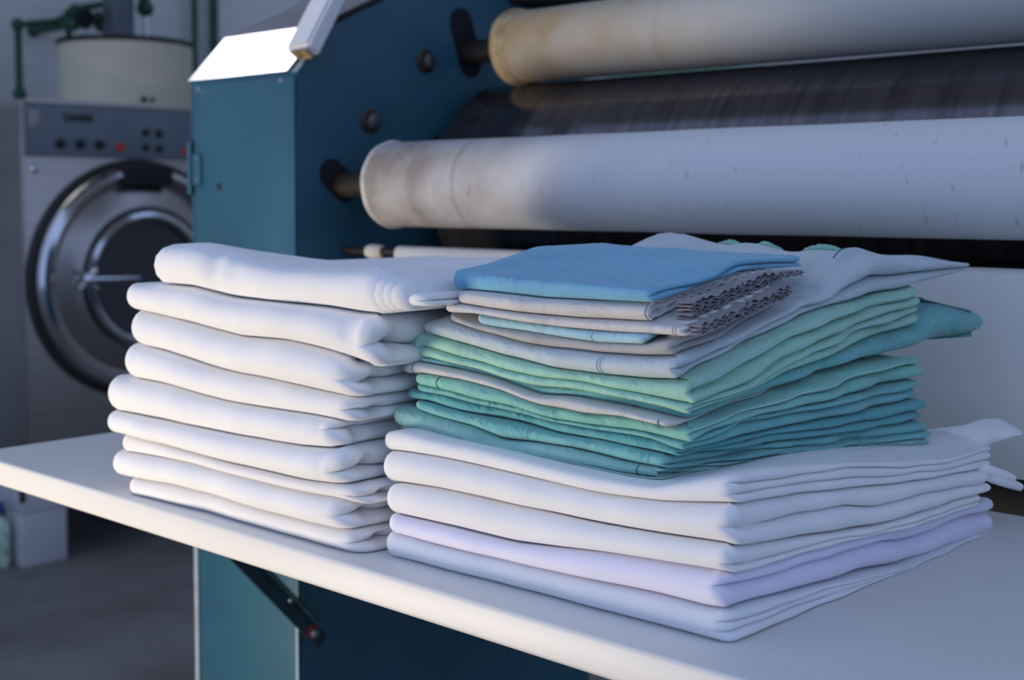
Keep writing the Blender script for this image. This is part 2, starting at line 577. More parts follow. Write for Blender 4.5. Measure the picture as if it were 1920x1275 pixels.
lower = roller('lower_roller', LY, LZ, LR, -1.221, 'roller_lower', 'lower roller wrapped in greyish white cloth', 0.0006)
upper = roller('upper_roller', UY, UZ, UR, -1.2275, 'roller_upper', 'upper roller wrapped in scorched beige cloth', 0.0008)


def ring(name, x, y, z, R, r, mat, parent, seed=0, amp=0.0, sx=1.0):
    bm = bmesh.new()
    S, T = 72, 12
    rg = []
    for i in range(S):
        a = 2 * math.pi * i / S
        k = 1 + amp * noise.noise(Vector((math.cos(a) * 2, math.sin(a) * 2, seed)))
        rg.append([bm.verts.new((x + r * sx * math.cos(2 * math.pi * t / T), y + (R * k + r * math.sin(2 * math.pi * t / T)) * math.cos(a), z + (R * k + r * math.sin(2 * math.pi * t / T)) * math.sin(a))) for t in range(T)])
    for i in range(S):
        for t in range(T):
            bm.faces.new((rg[i][t], rg[(i + 1) % S][t], rg[(i + 1) % S][(t + 1) % T], rg[i][(t + 1) % T]))
    return build(name, bm, mat, parent)


ring('cover_rim', -1.2205, LY, LZ, LR - 0.0015, 0.0042, 'collar', lower, 1, 0.02)['label'] = 'pale rolled rim of the roller cover'
ring('cover_rim', -1.2255, LY, LZ, LR - 0.016, 0.006, 'collar_brown', lower, 2, 0.05)
ring('cover_rim', -1.224, UY, UZ, UR - 0.001, 0.0055, 'collar_brown', upper, 3, 0.03, 1.8)
ring('cover_rim', -1.212, UY, UZ, UR - 0.0015, 0.0035, 'collar_brown', upper, 5, 0.01, 1.2)
bm = LT([(DR * .6, 0), (DR - 0.004, 0), (DR, 0.004), (DR, XR - 0.03 + 1.29), (DR * .6, XR - 0.03 + 1.29)], (-1.29, DY, DZ), (1, 0, 0), 160)
build('heated_drum', bm, 'drum', ironer, origin=None)['label'] = 'large polished dark steel drum between the rollers'
# feed apron below the rollers, with its rounded top edge and hinge knob
ap = [(1.112, 0.858), (1.094, 1.030), (1.0955, 1.035), (1.099, 1.0385), (1.104, 1.0395), (1.109, 1.0385), (1.112, 1.035), (1.128, 0.858)]
o = build('feed_apron', prism_x(bmesh.new(), ap, -1.214, XR - 0.03), 'apron', ironer)
o['label'] = 'off-white feed board below the lower roller'
build('apron_knob', LT([(0, 0), (.008, 0.001), (.0095, 0.006), (.009, 0.024), (.006, 0.028), (0, 0.029)], (-1.274, 1.104, 1.031), (1, 0, 0), 20), 'collar', ironer)
build('apron_rod', LT([(0, 0), (.005, 0), (.005, 0.03), (0, 0.03)], (-1.246, 1.104, 1.031), (1, 0, 0), 14), 'shaft', ironer)
build('apron_rod', LT([(0, 0), (.005, 0), (.005, 0.055), (0, 0.055)], (XI + .001, 1.104, 1.031), (1, 0, 0), 14), 'shaft', ironer)
# body behind the rollers: back panel, lower housing, dark top housing
build('back_panel', BX((XI + 0.001, 1.585, 0.55), (XR - 0.001, 1.605, 1.30)), 'brace', ironer, smooth=False)
build('cross_beam', BX((XI + 0.001, 1.20, 0.60), (XR - 0.001, 1.55, 0.82), 0.004), 'brace', ironer, smooth=False)
build('top_housing', BX((XI + 0.001, 1.42, 1.385), (-1.155, 1.52, 1.52), 0.004), 'rubber', ironer, smooth=False)

build('gap_shade_sheet', BX((XI + 0.001, 1.135, 0.66), (XR - 0.001, 1.15, 0.90)), 'black', ironer, smooth=False)  # black sheet added to stand in for shade in the gap behind the table

# splintered white bar leaning on the hood
bx0, bx1 = -1.338, -1.294
pL = at(532, 93, 0, bx0); pT = at(594, -28, 0, bx0)
dv = Vector((0, pT[1] - pL[1], pT[2] - pL[2])).normalized()
nv = Vector((0, dv.z, -dv.y)) * -1
if nv.y > 0: nv = -nv
base = Vector((0, pL[1], pL[2]))
wb = empty('white_bar', (bx0, base.y, base.z), 'white painted wooden bar with a splintered end leaning on the cabinet hood', 'bar')
bm = bmesh.new()
vs = []
for s in (0, 0.42):
    for x in (bx0, bx1):
        for n_ in (0.0, -0.024):
            sk = 0.0 if s else (0.004 if x == bx1 else 0.0)
            p = base + dv * (s + sk) + nv * n_
            vs.append(bm.verts.new((x, p.y, p.z)))
for qd in ((0, 1, 3, 2), (4, 5, 7, 6), (0, 1, 5, 4), (2, 3, 7, 6), (0, 2, 6, 4), (1, 3, 7, 5)):
    bm.faces.new([vs[i] for i in qd])
bmesh.ops.bevel(bm, geom=bm.edges[:], offset=0.004, segments=3, affect='EDGES')
build('bar_body', bm, 'bar_white', wb)
bm = bmesh.new()
for (xa, xb, ln) in ((bx0 + 0.012, bx0 + 0.022, 0.004), (bx0 + 0.020, bx0 + 0.030, 0.0025), (bx0 + 0.028, bx1 - 0.002, 0.005)):
    p = base + nv * -0.010 - dv * ln * 0.5
    bar(bm, Vector((xa, p.y, p.z)), Vector((xb, p.y, p.z)), dv, ln, nv, 0.013)
p = base + nv * -0.007
tube(bm, [(bx0 + 0.016, p.y, p.z), (bx0 + 0.030, p.y - 0.004, p.z - 0.008)], [0.0028, 0.0012], 6)
sp = build('splinters', bm, 'wood', wb)
sp['label'] = 'bare splintered wood at the end of the bar'
sp['kind'] = 'stuff'

# ------------------------------------------------------------------ washer
XW = -3.67


def wp(px, py, dx=0.0):
    q = at(px, py, 0, XW)
    return Vector((XW + dx, q[1], q[2]))


WY0, WY1, WZ0, WZ1 = 1.846, 2.62, 0.235, 1.389
washer = empty('industrial_washer', (-4.07, 2.23, 0), 'stainless steel front-loading industrial washer against the left wall', 'washing machine')
build('body', BX((XW - 0.80, WY0, WZ0), (XW, WY1, WZ1), 0.006), 'steel', washer)
build('side_panel', BX((XW - 0.79, WY0 - 0.003, WZ0 + .02), (XW - 0.02, WY0 - 0.0003, WZ1 - .02), 0.001), 'steel_side', washer)
build('corner_trim', BX((XW - 0.012, WY0 - 0.005, WZ0), (XW + 0.002, WY0 + 0.002, WZ1), 0.001), 'chrome_dish', washer)
pan = build('control_panel', BX((XW + 0.0005, WY0 + 0.008, 1.222), (XW + 0.008, WY1 - 0.005, 1.376), 0.002), 'panel_grey', washer)
pan['label'] = 'blue grey control panel'
build('top_strip', BX((XW - 0.002, WY0 + 0.01, 1.377), (XW + 0.010, WY1 - .005, 1.392), 0.002), 'steel', washer)
c = wp(144, 221)
build('display', BX((XW + 0.0085, c.y - 0.048, c.z - 0.011), (XW + 0.010, c.y + 0.048, c.z + 0.011), 0.001), 'display', pan)
c = wp(63, 226)
build('emblem_plate', BX((XW + 0.0085, c.y - 0.018, c.z - 0.030), (XW + 0.0095, c.y + 0.018, c.z + 0.030), 0.0005), 'steel_side', pan)
for px, py in ((110, 270), (147, 271), (183, 272)):
    c = wp(px, py)
    build('knob', LT([(0, 0), (0.0155, 0), (0.0155, 0.004), (0.011, 0.006), (0.010, 0.018), (0, 0.019)], (XW + 0.0085, c.y, c.z), (1, 0, 0), 20), 'rubber', pan)
c = wp(222, 276)
build('stop_button', LT([(0, 0), (0.014, 0), (0.014, 0.003), (0.0125, 0.010), (0, 0.012)], (XW + 0.0085, c.y, c.z), (1, 0, 0), 20), 'red', pan)['label'] = 'red stop button'
c0_ = wp(222, 252)
build('button_frame', BX((XW + 0.0081, c0_.y - 0.026, c0_.z - 0.062), (XW + 0.0086, c0_.y + 0.026, c0_.z + 0.048)), 'panel_grey', pan, smooth=False)
for px, py in ((270, 249), (295, 251), (270, 277), (295, 279)):
    c = wp(px, py)
    build('button', LT([(0, 0), (0.0125, 0), (0.0125, 0.004), (0.010, 0.009), (0, 0.010)], (XW + 0.0085, c.y, c.z), (1, 0, 0), 18), 'rubber', pan)
c = wp(343, 284)
build('indicator', LT([(0, 0), (0.011, 0), (0.010, 0.006), (0, 0.008)], (XW + 0.0085, c.y, c.z), (1, 0, 0), 16), 'red', pan)
c = wp(65, 316)
build('panel_lock', LT([(0, 0), (0.013, 0), (0.013, 0.004), (0.008, 0.008), (0, 0.009)], (XW + 0.0005, c.y, c.z), (1, 0, 0), 20), 'chrome', washer)
# door
DC = Vector((XW, 2.222, 0.846))
drg = build('door_gasket', RG([(0.30, 0.0005), (0.372, 0.0005), (0.374, 0.010), (0.362, 0.024), (0.34, 0.026), (0.30, 0.012)], DC, (1, 0, 0), 96), 'rubber', washer)
dring = build('door', RG([(0.25, 0.006), (0.346, 0.012), (0.352, 0.030), (0.342, 0.046), (0.325, 0.054), (0.312, 0.050), (0.306, 0.038),
                          (0.296, 0.034), (0.255, 0.052), (0.226, 0.060), (0.222, 0.052), (0.20, 0.046), (0.19, 0.02)], DC, (1, 0, 0), 128), 'chrome_dish', washer)
dring['label'] = 'round brushed steel door'
build('door_rim', RG([(0.186, 0.048), (0.205, 0.050), (0.212, 0.060), (0.208, 0.072), (0.196, 0.077), (0.185, 0.070)], DC, (1, 0, 0), 96), 'chrome', dring)
build('outer_rim', RG([(0.318, 0.050), (0.334, 0.048), (0.345, 0.038), (0.350, 0.044), (0.343, 0.058), (0.328, 0.064)], DC, (1, 0, 0), 96), 'chrome', dring)
gp = [(0.186, 0.060)]
for i in range(1, 13):
    a = i / 12
    gp.append((0.186 * math.cos(a * math.pi / 2), 0.060 - 0.055 * math.sin(a * math.pi / 2)))
bmg = bmesh.new()
lathe(bmg, [(0.187, 0.045)] + [(max(r, 0.002), h) for r, h in gp], DC, (1, 0, 0), 72)
build('door_glass', bmg, 'door_glass', dring)
hc = wp(137, 522)
bm = LT([(0, 0.02), (0.022, 0.02), (0.024, 0.06), (0.018, 0.10), (0, 0.105)], hc, (1, 0, 0), 24)
hd = build('door_latch', bm, 'chrome', dring)
bm = bmesh.new()
for k in range(4):
    a = math.pi / 4 + k * math.pi / 2
    tube(bm, [hc + Vector((0.085, 0, 0)), hc + Vector((0.088, 0.042 * math.cos(a), 0.042 * math.sin(a)))], [0.010, 0.008], 10)
build('latch_knob', bm, 'chrome', dring)
he = wp(232, 523)
build('door_lever', TB([hc + Vector((0.095, 0, 0)), Vector((XW + 0.10, (hc.y + he.y) / 2, hc.z - 0.002)), Vector((XW + 0.092, he.y, hc.z - 0.003))], [0.011, 0.009, 0.006], 12), 'chrome', dring)
h0, h1 = wp(211, 312), wp(302, 346)
build('door_hinge_cover', BX((XW + 0.001, h0.y, 1.135), (XW + 0.075, h1.y, 1.197), 0.008, 3), 'black', washer)
# base frame
bs = build('base_frame', BX((XW - 0.80, WY0 - 0.02, 0.160), (XW + 0.004, WY1 + .02, 0.233), 0.004), 'base_grey', washer)
for (lx, ly) in ((XW - 0.105, WY0 - 0.022), (XW - 0.80, WY0 - 0.022), (XW - 0.105, WY1 - 0.12), (XW - 0.80, WY1 - 0.12)):
    build('leg', BX((lx, ly, 0.0), (lx + 0.110, ly + 0.14, 0.159), 0.003), 'base_grey', washer)
q = wp(42, 925)
build('base_slot', BX((XW + 0.0045, q.y - 0.012, q.z - 0.028), (XW + 0.0065, q.y + 0.006, q.z + 0.02)), 'black', bs, smooth=False)

# soap tank standing on the washer, pipes and duct behind it
tk = empty('round_tank', (-4.06, 2.40, 1.389), 'cream round tank with a black rim standing on the washer', 'tank')
TC = Vector((-4.06, 2.425, 1.391))
build('tank_body', LT([(0.20, 0), (0.222, 0.0), (0.222, 0.226), (0.20, 0.226)], TC, (0, 0, 1), 64), 'cream', tk)
build('tank_rim', LT([(0.15, 0.227), (0.226, 0.227), (0.229, 0.234), (0.226, 0.242), (0.15, 0.244)], TC, (0, 0, 1), 64), 'rubber', tk)
for px in (266, 281):
    q = at(px, 186, 0, TC.x + 0.2)
    build('tank_fitting', LT([(0, 0), (0.012, 0), (0.010, 0.02), (0, 0.022)], (TC.x + 0.20, q[1], 1.425), (1, 0, -0.1), 14), 'shaft', tk)
XP = -4.60


def pp(px, py, x=XP):
    q = at(px, py, 0, x)
    return Vector((x, q[1], q[2]))


def pipe(name, pts, r, mat, label, fit=True, group=None):
    o = empty(name, pts[0], label, 'pipe', group)
    build('pipe_run', TB(pts, r, 14), mat, o)
    if fit:
        for p in pts:
            bm = bmesh.new()
            bmesh.ops.create_icosphere(bm, subdivisions=2, radius=r * 1.55)
            bmesh.ops.translate(bm, verts=bm.verts, vec=p)
            build('elbow', bm, mat, o)
    return o


pipe('water_pipe', [pp(37, 176), pp(33, 46), pp(117, 40)], 0.016, 'green_pipe', 'green pipe loop at the far left above the washer')
pp1 = pipe('water_pipe', [pp(127, 182), pp(130, 26), pp(140, 17), pp(225, 4)], 0.014, 'green_pipe', 'green pipe rising beside the cream tank to the duct')
vp = pipe('water_pipe', [Vector((-4.795,)+tuple(pp(136, 44, -4.5))[1:]), pp(138, 44, -4.5), pp(160, 42, -4.5), pp(185, 34, -4.5), pp(190, 48, -4.5)], 0.018, 'green_pipe', 'short green pipe with a dark valve above the cream tank')
build('valve', LT([(0, 0), (0.03, 0), (0.034, 0.02), (0.028, 0.045), (0, 0.05)], pp(152, 34, -4.48), (1, 0, 0), 18), 'black', vp)
build('chrome_tail', TB([pp(190, 52, -4.5), pp(190, 110, -4.5)], 0.010, 12), 'chrome', vp)
vq = pipe('water_pipe', [pp(268, -20, -4.45), pp(272, 16, -4.45)], 0.022, 'green_pipe', 'green pipe elbow to the right of the dark duct')
build('chrome_tail', TB([pp(275, 24, -4.45), pp(277, 110, -4.45)], 0.010, 12), 'chrome', vq)
d0 = at(211, 60, 0, -4.35); d1 = at(250, 60, 0, -4.35)
dct = empty('exhaust_duct', (-4.37, (d0[1] + d1[1]) / 2, 1.63), 'dark grey square duct rising behind the cream tank', 'duct')
build('duct_body', BX((-4.42, d0[1], 1.40), (-4.34, d1[1], 3.28), 0.004), 'duct', dct)
build('duct_flange', BX((-4.425, d0[1] - 0.006, 3.285), (-4.335, d1[1] + 0.006, 3.297)), 'duct', dct)
for px, r, lab in ((365, 0.014, 'thin green vertical pipe on the wall next to the cabinet'), (401, 0.020, 'dark green vertical pipe on the wall just behind the hood')):
    q = at(px, 60, 0, -4.75)
    o = empty('vertical_pipe', (-4.75, q[1], 0.0), lab, 'pipe')
    build('pipe_run', TB([(-4.75, q[1], 0.002), (-4.75, q[1], 3.29)], r, 14), 'green_pipe', o)
    build('wall_bracket', BX((-4.798, q[1] - 0.02, 2.2), (-4.73, q[1] + .02, 2.23), 0.004), 'shaft', o)
# green panel on the far wall glimpsed above the upper roller
q0 = at(1085, 8, 1, 4.40); q1 = at(1230, -40, 1, 4.40)
gp_ = empty('green_board', (q0[0], 4.42, q0[2]), 'pale green board on the far wall glimpsed above the upper roller', 'board')
build('board_face', BX((q0[0], 4.405, q0[2] - 0.02), (q1[0] + .3, 4.44, q0[2] + 0.9), 0.004), 'pale_green', gp_)
build('board_frame', BX((q0[0] - .02, 4.425, q0[2] - 0.04), (q1[0] + .32, 4.448, q0[2] + 0.92), 0.004), 'white_paint', gp_)
# spray bottle on the floor beside the washer's foot
q = at(2, 1056, 2, 0)
bo = empty('cleaner_bottle', (-3.735, 1.782, 0), 'small bottle with a blue cap on the floor beside the washer leg', 'bottle')
build('bottle_body', LT([(0, 0.001), (0.032, 0.001), (0.034, 0.006), (0.034, 0.115), (0.028, 0.14), (0.013, 0.152), (0.013, 0.158), (0, 0.158)], (-3.735, 1.782, 0), (0, 0, 1), 28), 'bottle_label', bo)
build('bottle_cap', LT([(0, 0.159), (0.016, 0.159), (0.016, 0.19), (0.012, 0.195), (0, 0.196)], (-3.735, 1.782, 0), (0, 0, 1), 20), 'bottle_blue', bo)

# ------------------------------------------------------------------ folded cloths


class Field:
    """height of the boundary between two cloths: measured along the stack's front edge, plus a rise towards the back"""

    def __init__(self, front, Y0, side=None, X0=None, flat=None, lift=None):
        if flat is not None:
            self.fx, self.fz = np.array([-2.0, 1.0]), np.array([flat, flat])
        else:
            p = sorted((tuple(at(px, py, 1, Y0)) for px, py in front), key=lambda q: q[0])
            self.fx = np.array([q[0] for q in p]); self.fz = np.array([q[2] for q in p])
        if side:
            p = sorted((tuple(at(px, py, 0, X0)) for px, py in side), key=lambda q: q[1])
            self.sy = np.array([q[1] for q in p]); self.sz = np.array([q[2] - p[0][2] for q in p])
        else:
            self.sy = np.array([0.0, 2.0]); self.sz = np.array([0.0, 0.0])
        self.lift = lift

    def __call__(self, x, y):
        z = float(np.interp(x, self.fx, self.fz)) + float(np.interp(y, self.sy, self.sz))
        return z + (self.lift(x, y) if self.lift else 0.0)


class Smooth:
    """smoothed copy of a field (moving average along both directions)"""

    def __init__(self, f, w=0.018):
        self.f, self.w = f, w

    def __call__(self, x, y):
        f, w = self.f, self.w
        return (f(x - w, y) + f(x + w, y) + 2 * f(x, y) + f(x, y - w) + f(x, y + w)) / 6.0


def rounded_quad(corners, rc, counts):
    """closed outline FL,FR,BR,BL with rounded corners -> list of (pos2, normal2, edge, u)"""
    P = [np.array(c, float) for c in corners]
    out = []
    n = 4
    arcs = []
    for i in range(n):
        p, a, b = P[i], P[i - 1], P[(i + 1) % n]
        da = (a - p) / np.linalg.norm(a - p); db = (b - p) / np.linalg.norm(b - p)
        ang = math.acos(np.clip(da @ db, -1, 1))
        r = rc[i]
        tl = r / math.tan(ang / 2)
        arcs.append((p + da * tl, p + db * tl, p + (da + db) / np.linalg.norm(da + db) * r / math.sin(ang / 2), r))
    for i in range(n):
        s, e = arcs[i][1], arcs[(i + 1) % n][0]
        t = (e - s) / np.linalg.norm(e - s)
        nr = np.array([t[1], -t[0]])
        for k in range(counts[i]):
            u = k / counts[i]
            out.append((s + (e - s) * u, nr, i, u))
        s2, e2, c, r = arcs[(i + 1) % n]
        t2 = (arcs[(i + 2) % n][0] - e2); t2 = t2 / np.linalg.norm(t2)
        nr2 = np.array([t2[1], -t2[0]])
        K = 9
        for k in range(K):
            u = k / K
            nn = nr * math.cos(u * math.pi / 2) + nr2 * math.sin(u * math.pi / 2)
            nn = nn / np.linalg.norm(nn)
            a0, a1 = s2 - c, e2 - c
            w = math.acos(np.clip(a0 @ a1 / (np.linalg.norm(a0) * np.linalg.norm(a1)), -1, 1))
            v = (math.sin((1 - u) * w) * a0 + math.sin(u * w) * a1) / math.sin(w)
            out.append((c + v, nn, i + 0.5, u))
    return out


def nz(a, b=0.0, c=0.0):
    return noise.noise(Vector((a, b, c)))


PATHS = {}


def folded(name, label, cat, group, mat, corners, fields, seed=1, bulge=0.55, m=2, rb=0.35, rc=(0.012, 0.010, 0.012, 0.012),
           wob=0.0025, groove=0.0035, top=None, jag=0.0012, left_one=True, dents=(), pinch=0.0, ruff=0.0, rings=8, parent=None, rvar=0.0, gap=0.00035):
    """one folded cloth: the front (and left) side is a round fold, the right side shows the edges of its layers"""
    nl = len(fields) - 1
    NS = nl * m
    rnd = random.Random(seed)
    sub = 7
    us = [math.sin((-0.5 + k / (sub - 1)) * math.pi) for k in range(sub)]     # -1..1
    outline = rounded_quad(corners, rc, (84, 84, 18, 22))
    # weights of the sub lobes
    wts = []
    for i in range(nl):
        w = [0.6 + rnd.random() * 0.9 for _ in range(m)]
        s = sum(w)
        acc = [0]
        for a in w: acc.append(acc[-1] + a / s)
        wts.append(acc)
    sh = [rnd.uniform(-groove, 0.0) * (1 if m > 1 else 0.3) for _ in range(NS)]
    bm = bmesh.new()
    grid = []
    cx = sum(c[0] for c in corners) / 4; cy = sum(c[1] for c in corners) / 4
    zt_f, zb_f = fields[-1], fields[0]
    for (p, n2, e, u) in outline:
        # how much of the layered (right/back) look applies here
        wr = {0: 0.0, 0.5: u, 1: 1.0, 1.5: 1.0, 2: 1.0, 2.5: 1 - u, 3: 0.0, 3.5: 0.0}[e]
        if e == 0 and u > 0.93: wr = 0.15 * (u - 0.93) / 0.07
        if e == 0.5: wr = 0.15 + 0.85 * u
        wl = {0: 0.0, 3: 1.0, 3.5: 1 - u, 2.5: u, 2: 0, 1: 0, 0.5: 0, 1.5: 0}[e]
        if e == 0 and u < 0.10 and left_one: wl = max(0.0, 0.35 * (1 - u / 0.10))
        if e == 3.5: wl = 0.35 + 0.65 * (1 - u)
        wr = wr * wr * (3 - 2 * wr)
        x, y = float(p[0]), float(p[1])
        zs = [f(x, y) for f in fields]
        H = zs[-1] - zs[0]
        zs[0] += gap; zs[-1] -= gap
        col = []
        q = x * 21 + y * 17
        wave = wob * nz(x * 9, y * 9, seed * 3.1) + 0.5 * wob * nz(x * 26, y * 26, seed * 1.7 + 9)
        rl = math.dist(corners[1], corners[2])
        dist = u * rl if e == 1 else (-0.004 + 0.004 * u if e == 0.5 else 9)
        pin = pinch * math.exp(-((dist - 0.009) / 0.0075) ** 2)
        dent = sum(dp * math.exp(-((x - dx) / dw) ** 2) for dx, dw, dp in dents) if e == 0 else 0.0
        for i in range(nl):
            zl, zu = zs[i], zs[i + 1]
            h = max(zu - zl, 0.0008)
            for j in range(m):
                a, b = wts[i][j], wts[i][j + 1]
                if j > 0: a += wr * rvar * 0.25 * nz(x * 14 + j, y * 14, seed + i)
                if j < m - 1: b += wr * rvar * 0.25 * nz(x * 14 + j + 1, y * 14, seed + i)
                li = i * m + j
                for k, s in enumerate(us):
                    if k == 0 and li > 0: continue
                    f = a + (b - a) * (s + 1) / 2
                    v = 2 * f - 1                        # -1..1 in this fold
                    V = 2 * ((zl + h * f) - zs[0]) / max(H, 1e-5) - 1
                    V = max(-1.0, min(1.0, V))
                    off_f = bulge * h * 0.5 * (1 - abs(v) ** 2.0) ** 0.5 - bulge * h * 0.5
                    off_l = 0.55 * bulge * H * 0.5 * (1 - abs(V) ** 2.2) ** 0.5 - bulge * H * 0.25
                    hl = h * (b - a)
                    jit = jag * nz(q * 1.3 + li * 5.1, seed * 2.0, li) * 2
                    off_r = rb * hl * ((1 - s * s) ** 0.5 - 1) * 1.6 + sh[li] + jit - (0.0 if 0 < k < sub - 1 else groove * 0.6)
                    o = off_f * (1 - wr) * (1 - wl) + off_r * wr + off_l * wl * (1 - wr)
                    o -= pin * math.exp(-((V + 0.05 + 0.25 * nz(seed, 1.3)) / 0.38) ** 2)
                    o += wave - dent * math.exp(-((V - 0.25) / 0.55) ** 2)
                    z = zl + h * f
                    if ruff and wr > 0: z += ruff * wr * math.sin(y * 520 + li * 1.9 + 3 * nz(y * 40, li, seed))* (1 - abs(V) ** 4)
                    col.append((x + n2[0] * o, y + n2[1] * o, z))
        grid.append([bm.verts.new(c) for c in col])
    K = len(grid[0]); M = len(grid)
    side = [i for i, q_ in enumerate(outline) if q_[2] in (1, 1.5)]
    P = {'lobes': [[tuple(grid[i][li * 6 + 3].co) for i in side] for li in range(NS)], 'rings': []}
    P['cols'] = [(outline[i][0][0], [tuple(v.co) for v in grid[i]]) for i in range(M) if outline[i][2] == 0]
    PATHS[label] = P
    for i in range(M):
        a, b = grid[i], grid[(i + 1) % M]
        for k in range(K - 1):
            bm.faces.new((a[k], b[k], b[k + 1], a[k + 1]))
    # caps
    for which in (0, 1):
        prev = [g[-1] if which else g[0] for g in grid]
        f = zt_f if which else zb_f
        J = rings if which else 3
        base = [(v.co.x, v.co.y, v.co.z) for v in prev]
        for j in range(1, J + 1):
            s = 1 - (j / (J + 0.6)) ** 1.1
            cur = []
            for (bx_, by_, bz_) in base:
                X, Y = cx + (bx_ - cx) * s, cy + (by_ - cy) * s
                Z = f(X, Y) + (-gap if which else gap)
                if which and top:
                    Z += top(X, Y) * min(1.0, (1 - s) * 6)
                cur.append(bm.verts.new((X, Y, Z)))
            for i in range(M):
                bm.faces.new((prev[i], prev[(i + 1) % M], cur[(i + 1) % M], cur[i]))
            prev = cur
            if which: P['rings'].append([(outline[i][2], tuple(v.co)) for i, v in enumerate(cur)])
        bm.faces.new(prev)
    o = build(name, bm, mat, parent, origin=(cx, cy, zb_f(cx, cy)), angle=75)
    return tag(o, label, cat, group)


# ---- left stack of white sheets
LY0 = 0.612
bL = [Field(None, 0, flat=TZ),
      Field([(244, 892), (349, 911), (508, 960), (651, 995), (698, 1005)], LY0),
      Field([(241, 846), (349, 862), (508, 903), (651, 935), (695, 955)], LY0),
      Field([(222, 808), (317, 833), (444, 868), (571, 897), (667, 911), (695, 915)], LY0),
      Field([(231, 771), (317, 789), (444, 816), (571, 837), (682, 845)], LY0),
      Field([(241, 706), (317, 722), (412, 751), (476, 763), (571, 776), (635, 789), (690, 800)], LY0),
      Field([(253, 643), (327, 666), (412, 694), (508, 713), (603, 735), (685, 750)], LY0),
      Field([(253, 578), (327, 599), (450, 631), (539, 637), (619, 658), (685, 685), (746, 706)], LY0),
      Field([(250, 530), (292, 532), (349, 538), (425, 559), (508, 567), (603, 577), (660, 588), (746, 594)], LY0)]
bL = [Smooth(f, 0.012) for f in bL]
crest = Field([(280, 494), (300, 470), (327, 457), (374, 454), (412, 464), (476, 487), (549, 499), (635, 502), (700, 500), (760, 510)], LY0 + 0.01)
rear = Field([(330, 462), (374, 456), (412, 465), (476, 483), (549, 491), (635, 492), (682, 479), (730, 476), (800, 480), (900, 482), (1000, 480)], 0.92)


def l_top(x, y):
    t = min(1, max(0, (y - 0.632) / 0.13))
    return crest(x, y) * (1 - t) + rear(x + 0.0, y) * t


bL.append(Smooth(l_top, 0.008))
lx = [-1.020, -1.047, -1.038, -1.053, -1.052, -1.026, -1.016, -1.020, -0.982]
rx = [-0.712, -0.722, -0.708, -0.724, -0.732, -0.716, -0.714, -0.690, -0.690]
labL = ['bottom white sheet of the left stack lying on the table',
        'white folded sheet second from the bottom of the left stack',
        'thin white folded sheet third from the bottom of the left stack',
        'white sheet with pointed left tip, fourth from the bottom of the left stack',
        'white folded sheet in the middle of the left stack, jutting far left',
        'white folded sheet fourth from the top of the left stack',
        'white folded sheet third from the top of the left stack',
        'white folded sheet just under the top one of the left stack',
        'topmost white sheet of the left stack, its layered fold open at the right']
mm = [2, 2, 2, 2, 2, 2, 2, 2, 1]
yf = [0.604, 0.600, 0.603, 0.598, 0.600, 0.603, 0.602, 0.602, 0.606]
DENT = {8: ((-0.893, 0.010, 0.006), (-0.868, 0.016, 0.004), (-0.83, 0.03, 0.002)), 7: ((-0.72, 0.01, 0.004),), 5: ((-0.82, 0.02, 0.0015),), 4: ((-0.745, 0.008, 0.005), (-0.90, 0.03, 0.0015)), 3: ((-0.738, 0.008, 0.005),)}
for i in range(9):
    lsheet = folded('folded_bed_sheet', labL[i], 'bed sheet', 'white sheets of the left stack', 'linen_warm' if i in (0, 2) else 'linen_white',
           [(lx[i], yf[i]), (rx[i], yf[i] + 0.002), (rx[i] + 0.004, 0.93), (lx[i] + 0.006, 0.93)], [bL[i], bL[i + 1]], seed=11 + i, m=mm[i],
           bulge=1.2, rb=0.55 if i < 8 else 0.16, rc=(0.014, 0.020 if i < 8 else 0.016, 0.012, 0.012), wob=0.004, groove=0.009 if i < 8 else 0.003, rvar=0.7, jag=0.002 if i < 8 else 0.0004, dents=DENT.get(i, ()), pinch=0.012 if i < 8 else 0.0,
           top=(lambda x, y: 0.0012 * nz(x * 22, y * 14, 4)) if i == 8 else None, rings=14 if i == 8 else 5)

# nested inner layers showing at the right end of the top sheet
for q_ in range(4):
    ins = (0.0018, 0.0036, 0.0054, 0.0125)[q_]
    x_end = -0.690 + 0.0065 * (q_ + 1) + (0.012 if q_ == 3 else 0)
    lo_ = (lambda ins: (lambda x, y: bL[8](x, y) + ins * 0.55))(ins)
    hi_ = (lambda ins: (lambda x, y: bL[9](x, y) - ins * (1.0 if ins < 0.012 else 1.1)))(ins)
    fl_ = folded('inner_layer', None, None, None, 'linen_white', [(-0.775, 0.612 + ins), (x_end, 0.607 + ins), (x_end + 0.004, 0.925), (-0.80, 0.925)], [lo_, hi_],
                 seed=70 + q_, m=1 if q_ < 3 else 2, bulge=1.15, rb=0.16 if q_ < 3 else 0.5, rc=(0.008, 0.014, 0.01, 0.01), wob=0.0006, jag=0.0003, groove=0.001 if q_ < 3 else 0.006, rvar=0.4, rings=4, parent=lsheet)

